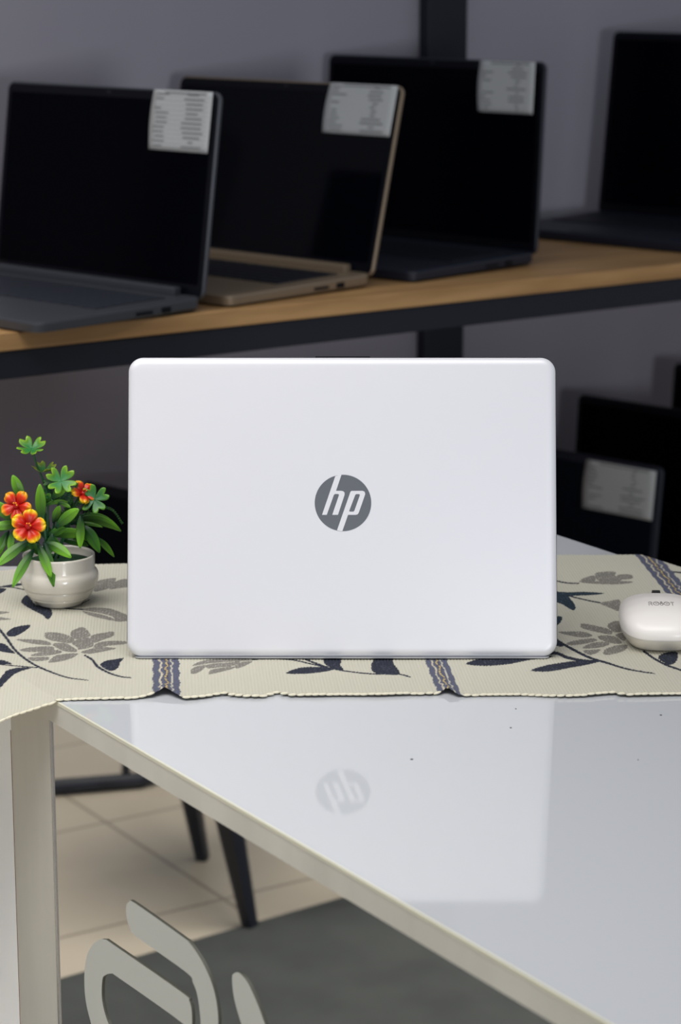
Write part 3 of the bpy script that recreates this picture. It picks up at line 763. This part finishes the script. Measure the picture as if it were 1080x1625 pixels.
# ------------------------------------------------------------------ potted artificial plant
PC = onz(95, 957, TZ+0.002); PZ = TZ+0.0021
plant = empty('potted_plant', (PC[0], PC[1], PZ), 0, 'small artificial plant with red and yellow flowers in a ribbed cream pot', 'potted plant')
S = (PC-CAM) @ FW/F                                # metres per pixel there
prof = [(0.0165, 0.0), (0.0185, 0.0006), (0.0195, 0.002), (0.0222, 0.0046), (0.0245, 0.0062), (0.0244, 0.0067), (0.0243, 0.0072), (0.0256, 0.0076), (0.0262, 0.0085), (0.0284, 0.0125), (0.0287, 0.0132), (0.0285, 0.0138), (0.0284, 0.0143), (0.0298, 0.0148), (0.0302, 0.0160),
        (0.0316, 0.0200), (0.0321, 0.0230), (0.0318, 0.0256), (0.0308, 0.0278), (0.0295, 0.0292), (0.0292, 0.0310), (0.0294, 0.0400), (0.0293, 0.0412), (0.0286, 0.0418), (0.0276, 0.0414), (0.0270, 0.0400), (0.0266, 0.0330), (0.020, 0.0315)]
bm = bmesh.new(); lathe(bm, prof, 64); bm_obj('pot', bm, M_pot, plant, True)
bm = bmesh.new(); lathe(bm, [(0.0264, 0.0325), (0.0262, 0.0352), (0.020, 0.0362), (0.010, 0.0366), (0.001, 0.0368)], 48); bm_obj('foam_moss', bm, M_moss, plant, True)
def pp(x, y, dep=0.0):
    """picture point -> plant-local point at a depth offset (m, + is away)"""
    r = ray(x, y); t = (PC[1]+dep-CAM[1])/r[1]; w = CAM+r*t; return Vector((w[0]-PC[0], w[1]-PC[1], w[2]-PZ))
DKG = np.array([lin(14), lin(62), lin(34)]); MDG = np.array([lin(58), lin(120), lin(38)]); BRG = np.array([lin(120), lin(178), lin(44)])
def blade(name, p0, p1, width, sag, dep0, dep1, tone=1.0, fold=0.25, parent=None, m=None, shape=None, ctwist=0.0, colfn=None, attr='leaf_colour', n=14, k=6):
    """curved, folded leaf from p0 to p1 (picture points); sag = sideways bow in px, upward positive"""
    a = pp(p0[0], p0[1], dep0); b = pp(p1[0], p1[1], dep1); ax = (b-a); L = ax.length; t0 = ax.normalized()
    view = Vector((0, -1, 0.25)).normalized()
    side0 = t0.cross(view).normalized()
    c = (a+b)/2+Vector((0, 0, sag*S))
    vs, cs, fs = [], [], []
    for i in range(n+1):
        t = i/n; p = a*(1-t)**2+c*2*t*(1-t)*1.0+b*t*t
        if shape: w = shape(t)
        else: w = math.sin(math.pi*(0.04+0.94*t**1.12))**0.72
        w = max(w, 0.03)*width*S/2
        tg = ((c-a)*(1-t)+(b-c)*t).normalized(); sd = tg.cross(view).normalized(); nr = sd.cross(tg).normalized()
        sd = (sd*math.cos(ctwist)+nr*math.sin(ctwist)).normalized(); nr = sd.cross(tg).normalized()
        for j in range(-k, k+1):
            s = j/k
            q = p+sd*(s*w)-nr*(fold*w*(1-abs(s))**1.0)*(-1)
            q = q+nr*(0.04*w*math.sin(9*t+s*2))
            vs.append(q)
            if colfn: cc = colfn(t, s)
            else:
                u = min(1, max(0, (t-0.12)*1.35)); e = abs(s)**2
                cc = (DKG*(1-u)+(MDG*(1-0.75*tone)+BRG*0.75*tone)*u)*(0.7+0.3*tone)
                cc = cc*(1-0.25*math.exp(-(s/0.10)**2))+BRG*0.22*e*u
            cs.append(cc)
    W = 2*k+1
    for i in range(n):
        for j in range(2*k): q0 = i*W+j; fs.append((q0, q0+1, q0+W+1, q0+W))
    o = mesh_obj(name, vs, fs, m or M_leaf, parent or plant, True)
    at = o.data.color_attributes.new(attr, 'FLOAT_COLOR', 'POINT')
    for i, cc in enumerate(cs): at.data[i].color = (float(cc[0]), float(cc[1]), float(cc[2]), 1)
    so = o.modifiers.new('thickness', 'SOLIDIFY'); so.thickness = 0.0005
    return o
leaves = [  # base, tip, width, bow, depth0, depth1, tone
    ((38, 800), (20, 754), 17, 3, 0.004, 0.006, 1.0), ((66, 832), (63, 768), 17, 0, -0.002, -0.004, 1.0), ((88, 838), (125, 808), 18, 4, -0.010, -0.020, 1.0),
    ((82, 792), (106, 773), 15, 4, 0.0, -0.004, 0.9), ((66, 806), (108, 797), 7, 10, 0.002, -0.002, 0.8), ((84, 830), (95, 803), 13, 2, 0.0, -0.004, 0.9),
    ((128, 816), (127, 870), 14, 0, -0.004, -0.016, 1.0), ((82, 850), (134, 848), 17, 6, 0.0, -0.010, 0.9), ((70, 862), (113, 885), 17, 8, -0.014, -0.026, 1.0),
    ((60, 862), (81, 916), 15, 2, -0.022, -0.036, 1.0), ((70, 860), (85, 931), 16, 6, -0.018, -0.033, 0.35), ((54, 872), (20, 932), 15, 8, -0.02, -0.036, 0.8),
    ((46, 858), (-4, 898), 18, 6, -0.010, -0.022, 0.9), ((20, 842), (15, 878), 11, 2, -0.008, -0.014, 0.9), ((14, 842), (-8, 888), 14, 4, -0.002, -0.008, 0.7),
    ((34, 834), (-14, 838), 15, 5, -0.006, -0.012, 1.0), ((26, 832), (-14, 796), 20, 6, 0.002, 0.006, 1.0), ((112, 832), (192, 843), 16, 26, 0.004, 0.008, 0.7),
    ((118, 824), (188, 838), 13, 22, 0.010, 0.014, 0.4), ((130, 834), (158, 877), 19, 10, -0.004, -0.010, 0.15), ((150, 852), (181, 884), 10, 7, 0.002, 0.004, 0.6), ((112, 846), (150, 858), 12, 3, 0.004, 0.0, 0.6),
    ((120, 830), (163, 837), 6, 5, 0.0, -0.002, 0.7), ((92, 798), (112, 806), 7, 4, -0.004, -0.008, 0.9), ((70, 800), (80, 783), 12, 1, 0.004, 0.002, 0.3), ((76, 852), (104, 838), 14, 2, -0.004, -0.010, 0.3),
    ((60, 840), (96, 868), 15, 4, 0.004, 0.002, 0.1), ((66, 830), (84, 860), 16, 2, 0.006, 0.006, 0.1), ((90, 820), (112, 850), 18, 2, 0.010, 0.010, 0.05), ((84, 812), (104, 832), 18, 2, 0.012, 0.010, 0.05),
    ((100, 812), (140, 838), 18, 4, 0.014, 0.012, 0.05), ((70, 812), (70, 850), 18, 2, 0.012, 0.010, 0.05), ((60, 856), (30, 876), 15, 4, 0.0, -0.006, 0.2), ((40, 850), (60, 880), 13, 3, -0.004, -0.008, 0.1),
    ((96, 856), (140, 866), 13, 4, 0.008, 0.004, 0.1), ((74, 780), (92, 800), 16, 2, 0.010, 0.010, 0.05), ((100, 790), (120, 815), 16, 2, 0.012, 0.012, 0.05), ((84, 846), (78, 880), 14, 1, -0.006, -0.012, 0.1)]
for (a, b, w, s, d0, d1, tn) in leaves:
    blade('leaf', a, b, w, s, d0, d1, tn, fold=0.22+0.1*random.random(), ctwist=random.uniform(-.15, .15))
# stems
def stem(pts, r=0.0007, name='stem', m=None):
    bm = bmesh.new(); tube(bm, [tuple(q) for q in spline([tuple(pp(*p)) for p in pts], 6)], r, 8); bm_obj(name, bm, m or M_stem, plant, True)
stem([(52, 716, 0), (58, 738, .001), (68, 762, .003), (76, 800, .004), (74, 886, 0)], 0.0009)
stem([(92, 762, -.004), (96, 785, 0), (86, 830, .002), (78, 886, .002)], 0.0009)
stem([(152, 792, -.004), (138, 800, .002), (112, 830, .006), (84, 886, .004)], 0.0008)
stem([(128, 786, .004), (116, 806, .006), (92, 886, .004)], 0.0008)
stem([(46, 838, -.02), (58, 856, -.012), (70, 886, -.004)], 0.0009); stem([(26, 804, -.008), (48, 830, -.004), (68, 886, .0)], 0.0009)
stem([(66, 800, .0), (72, 850, -.004), (74, 886, -.004)], 0.0012)
# clover sprigs: heart shaped leaflets round a centre
def heart(bmv, bmf, cols, c, ax_u, ax_v, ang, L, cup, edge, mid):
    base_i = len(bmv); d = ax_u*math.cos(ang)+ax_v*math.sin(ang); s = -ax_u*math.sin(ang)+ax_v*math.cos(ang); nrm_ = d.cross(s).normalized()
    n, k = 8, 4
    for i in range(n+1):
        t = i/n; w = 0.47*L*(math.sin(math.pi*0.5*min(1, t*1.15))**0.9)*(1.0 if t < .75 else math.sqrt(max(0.0, 1-((t-.75)/.33)**2)))
        for j in range(-k, k+1):
            q = j/k; notch = 0.30*L*(1-abs(q))**2*max(0, (t-.55)/.45)
            bmv.append(c+d*(t*L-notch)+s*(q*w)+nrm_*(cup*L*t*t+0.10*L*abs(q)*t)); e = max(t**3, abs(q)**3*t); cols.append(mid*(1-e)+edge*e)
    W = 2*k+1
    for i in range(n):
        for j in range(2*k): q0 = base_i+i*W+j; bmf.append((q0, q0+1, q0+W+1, q0+W))
def clover(c, dep, Lpx, tilt, yaw, n, rot, cup, edge=(126, 168, 30), mid=(34, 110, 52)):
    cc = pp(c[0], c[1], dep); vs, fs, cs = [], [], []
    nrm_ = Vector((math.sin(yaw)*math.cos(tilt), -math.cos(yaw)*math.cos(tilt), math.sin(tilt)))
    u = nrm_.cross(Vector((0, 0, 1))).normalized()*-1; v = nrm_.cross(u)*-1
    if v.z < 0: v = -v
    E_c = np.array([lin(x) for x in edge]); M_c = np.array([lin(x) for x in mid])
    for i in range(n): heart(vs, fs, cs, cc, u, v, math.radians(rot+360*i/n), Lpx*S, cup, E_c, M_c)
    o = mesh_obj('clover_sprig', vs, fs, M_leaf, plant, True)
    at = o.data.color_attributes.new('leaf_colour', 'FLOAT_COLOR', 'POINT')
    for i, q in enumerate(cs): at.data[i].color = (float(q[0]), float(q[1]), float(q[2]), 1)
    so = o.modifiers.new('thickness', 'SOLIDIFY'); so.thickness = 0.0005
clover((50, 713), 0.0, 23, math.radians(62), 0.0, 4, 38, 0.30)
clover((70, 748), 0.004, 19, math.radians(80), 0.2, 4, 20, 0.45, (120, 130, 30))
clover((97, 764), -0.008, 24, math.radians(34), 0.15, 4, 52, 0.25, (134, 178, 40), (50, 122, 66))
clover((150, 793), -0.006, 24, math.radians(30), -0.1, 4, 30, 0.10, (92, 150, 36), (40, 104, 60))
clover((80, 764), 0.002, 12, math.radians(30), -0.3, 4, 20, 0.1, (80, 130, 40), (24, 80, 44))
clover((84, 782), 0.006, 16, math.radians(40), 0.3, 4, 60, 0.1, (34, 94, 34), (14, 60, 34)); clover((104, 786), 0.008, 16, math.radians(20), 0.3, 4, 20, 0.1, (34, 94, 34), (14, 60, 34))
# fine fern sprays
def fern(pts, name='fern_spray', bl=4.5):
    bm = bmesh.new(); P = [Vector(tuple(q)) for q in spline([tuple(pp(*p)) for p in pts], 8)]; tube(bm, P, 0.00035, 5)
    for i in range(2, len(P), 1):
        t = (P[i]-P[i-1]).normalized(); sd = t.cross(Vector((0, -1, 0.2))).normalized()
        for sg in (-1, 1):
            q = P[i]+sd*sg*bl*S*(1-0.5*i/len(P))+t*2.5*S; tube(bm, [P[i], (P[i]+q)/2+Vector((0, -.0003, 0)), q], [0.0004, 0.0006, 0.0002], 5)
    bm_obj(name, bm, M_fernm, plant, True)
fern([(110, 830, .004), (150, 808, 0), (176, 808, -.002), (193, 829, 0)], bl=3)
fern([(96, 820, -.002), (112, 795, -.004), (122, 768, -.004)]); fern([(100, 815, 0), (124, 800, -.004), (124, 785, -.006)]); fern([(20, 830, 0), (4, 840, -.006), (-10, 838, -.006)])
# flowers
def flower(c, dep, R, tilt, yaw, rot, n=5, open_=0.25, wid=.8, yel=1.0):
    f = bpy.data.objects.new('flower', None); COL.objects.link(f); f.parent = plant; cc = pp(c[0], c[1], dep); f.location = cc
    f.empty_display_size = 0.01
    nrm_ = Vector((math.sin(yaw)*math.cos(tilt), -math.cos(yaw)*math.cos(tilt), math.sin(tilt)))
    u = Vector((0, 0, 1)).cross(nrm_).normalized(); v = nrm_.cross(u).normalized(); L = R*S
    RED = np.array([lin(176), lin(14), lin(10)]); ORG = np.array([lin(226), lin(62), lin(18)]); YEL = np.array([lin(238), lin(204), lin(12)])
    for i in range(n):
        a = math.radians(rot+360*i/n); d = u*math.cos(a)+v*math.sin(a); s = -u*math.sin(a)+v*math.cos(a)
        vs, fs, cs = [], [], []; N_, k = 12, 6
        for ii in range(N_+1):
            t = ii/N_; w = L*wid*(0.10+0.34*math.sin(math.pi*0.5*min(1, max(0, (t-.08)/.62)))**1.6)*(1 if t < .66 else math.sqrt(max(0.001, 1-((t-.66)/.345)**2.2)))
            for j in range(-k, k+1):
                q = j/k; h = open_*L*math.sin(t*2.2)-0.10*L*abs(q)**2+0.05*L*math.sin(6*q)*t
                vs.append(d*(L*t)+s*(q*w)+nrm_*h)
                y = min(1, max(0, (t-0.70)/0.20)+2.0*max(0, abs(q)-.72)*max(0, min(1, (t-.45)*4)))*yel; o_ = min(1, max(0, (t-.35)/.4))
                cs.append((RED*(1-o_)+ORG*o_)*(1-y)+YEL*y)
        W = 2*k+1
        for ii in range(N_):
            for j in range(2*k): q0 = ii*W+j; fs.append((q0, q0+1, q0+W+1, q0+W))
        o = mesh_obj('petal', vs, fs, M_petal, f, True)
        at = o.data.color_attributes.new('petal_colour', 'FLOAT_COLOR', 'POINT')
        for ii, q in enumerate(cs): at.data[ii].color = (float(q[0]), float(q[1]), float(q[2]), 1)
        so = o.modifiers.new('thickness', 'SOLIDIFY'); so.thickness = 0.0005
    bm = bmesh.new()
    r = bmesh.ops.create_uvsphere(bm, u_segments=12, v_segments=8, radius=0.20*L); bmesh.ops.translate(bm, verts=r['verts'], vec=nrm_*0.14*L)
    for i in range(3):
        a = 2*math.pi*i/6; tube(bm, [nrm_*0.15*L, nrm_*0.45*L+(u*math.cos(a)+v*math.sin(a))*0.14*L], 0.0006, 6)
    bm_obj('flower_centre', bm, mat('deep_red_centre', rgb(190, 18, 14), 0.4) if 'deep_red_centre' not in bpy.data.materials else bpy.data.materials['deep_red_centre'], f, True)
    bm = bmesh.new()
    for i in range(3):
        a = 2*math.pi*i/6; r = bmesh.ops.create_uvsphere(bm, u_segments=8, v_segments=6, radius=0.0007); bmesh.ops.translate(bm, verts=r['verts'], vec=nrm_*0.47*L+(u*math.cos(a)+v*math.sin(a))*0.14*L)
    bm_obj('stamens', bm, M_yel, f, True)
flower((45, 836), -0.026, 27, math.radians(22), 0.1, 80, wid=.95)
flower((27, 803), -0.012, 25, math.radians(20), -0.2, 62, wid=0.86, yel=0.6)
flower((131, 785), -0.002, 22, math.radians(45), 0.7, 100, wid=0.85, yel=0.75, open_=0.4)

# ------------------------------------------------------------------ stools seen only in the mirror
def chair(loc, rz, label):
    c = empty('metal_chair', loc, rz, label, 'chair')
    for (x, y) in ((-0.132, -0.14), (0.132, -0.14), (-0.132, 0.14), (0.132, 0.14)):
        bm = bmesh.new(); tube(bm, [(x*1.0, y*1.0, 0.0), (x*0.9, y*0.9-0.09, 0.44)], [0.011, 0.030], 4); bm_obj('leg', bm, M_black, c)
    bm = bmesh.new(); add_box(bm, -0.15, 0.15, -0.24, 0.06, 0.44, 0.47, 0.012, 3); bm_obj('seat', bm, M_black, c)
    bm = bmesh.new(); add_box(bm, -0.18, 0.18, 0.06, 0.08, 0.55, 0.80, 0.009, 3)
    for x in (-0.13, 0.13): tube(bm, [(x, 0.07, 0.46), (x, 0.07, 0.60)], 0.011, 8)
    bm_obj('backrest', bm, M_black, c)
    bm = bmesh.new()
    z = 0.15; q = 0.122; tube(bm, [(-q, -q-.034, z), (q, -q-.034, z), (q, q-.024, z), (-q, q-.024, z), (-q, -q-.034, z)], 0.008, 8); bm_obj('foot_ring', bm, M_chrome, c)
    return c
ang = math.atan2(0.177, -0.195)
cxm, cym = -1.654, 2.106
chair((cxm, cym, 0), ang, 'black metal chair with a grey foot ring reflected in the mirrored side panel')

t2 = empty('floor_stand', (-1.83, 2.58, 0), 0, 'black tubular floor stand foot reflected at the top of the mirrored side panel', 'stand')
def fm(x, y):
    p = onplane(x, y, PM, NN); r = ray(x, y); rr = r-2*(r @ NN)*NN; s = -p[2]/rr[2]; return p+rr*s
fa, fb, fc = fm(80, 1262), fm(222, 1250), fm(262, 1240)
def t2l(p, z): return (p[0]+1.83, p[1]-2.58, z)
bm = bmesh.new(); tube(bm, [t2l(fa+(fa-fb)*1.5, .012), t2l(fa, .012), t2l(fb, .012), t2l(fc, .02), t2l(fc+(fc-fb)*1.2, .03)], 0.013, 10); bm_obj('foot_bar', bm, M_black, t2)
bm = bmesh.new(); k_ = 14; R0 = 0.022
tube(bm, [t2l(fb+np.array([.55, .83, 0])*R0*math.cos(a), 0.030+R0*math.sin(a)) for a in [2*math.pi*i/k_ for i in range(k_+1)]], 0.007, 8, False); bm_obj('castor_ring', bm, M_black, t2)
bm = bmesh.new(); tube(bm, [t2l(fc+(fc-fb)*1.2, .03), t2l(fc+(fc-fb)*1.4, .75)], 0.014, 10); bm_obj('upright', bm, M_black, t2)
bm = bmesh.new(); add_box(bm, *[c+d for c, d in zip([v for q in zip(t2l(fc+(fc-fb)*1.4, .75)[:2], t2l(fc+(fc-fb)*1.4, .75)[:2]) for v in q], (-.06, .06, -.06, .06))], 0.75, 0.765, 0.004, 2); bm_obj('top_plate', bm, M_black, t2)

# dark sheet added for the floor shadow by the counter, reflected in the mirror
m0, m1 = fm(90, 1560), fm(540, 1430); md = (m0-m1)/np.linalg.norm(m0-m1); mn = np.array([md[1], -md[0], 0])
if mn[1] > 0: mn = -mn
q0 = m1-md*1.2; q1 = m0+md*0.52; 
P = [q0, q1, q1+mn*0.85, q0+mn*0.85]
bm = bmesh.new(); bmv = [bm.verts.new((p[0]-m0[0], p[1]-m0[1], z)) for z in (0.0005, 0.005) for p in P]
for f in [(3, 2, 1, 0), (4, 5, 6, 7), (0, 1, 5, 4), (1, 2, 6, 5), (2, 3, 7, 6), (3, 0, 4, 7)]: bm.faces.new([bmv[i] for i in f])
mm_ = bm_obj('floor_shadow_sheet', bm, noisy(mat('dark_grey_floor_shadow', rgb(84, 88, 86), 0.8), rgb(64, 67, 66), rgb(74, 77, 75), scale=9)); mm_.location = (m0[0], m0[1], 0)
mm_['label'] = 'dark sheet standing in for floor shadow, reflected at the bottom of the mirrored side panel'; mm_['category'] = 'shadow sheet'
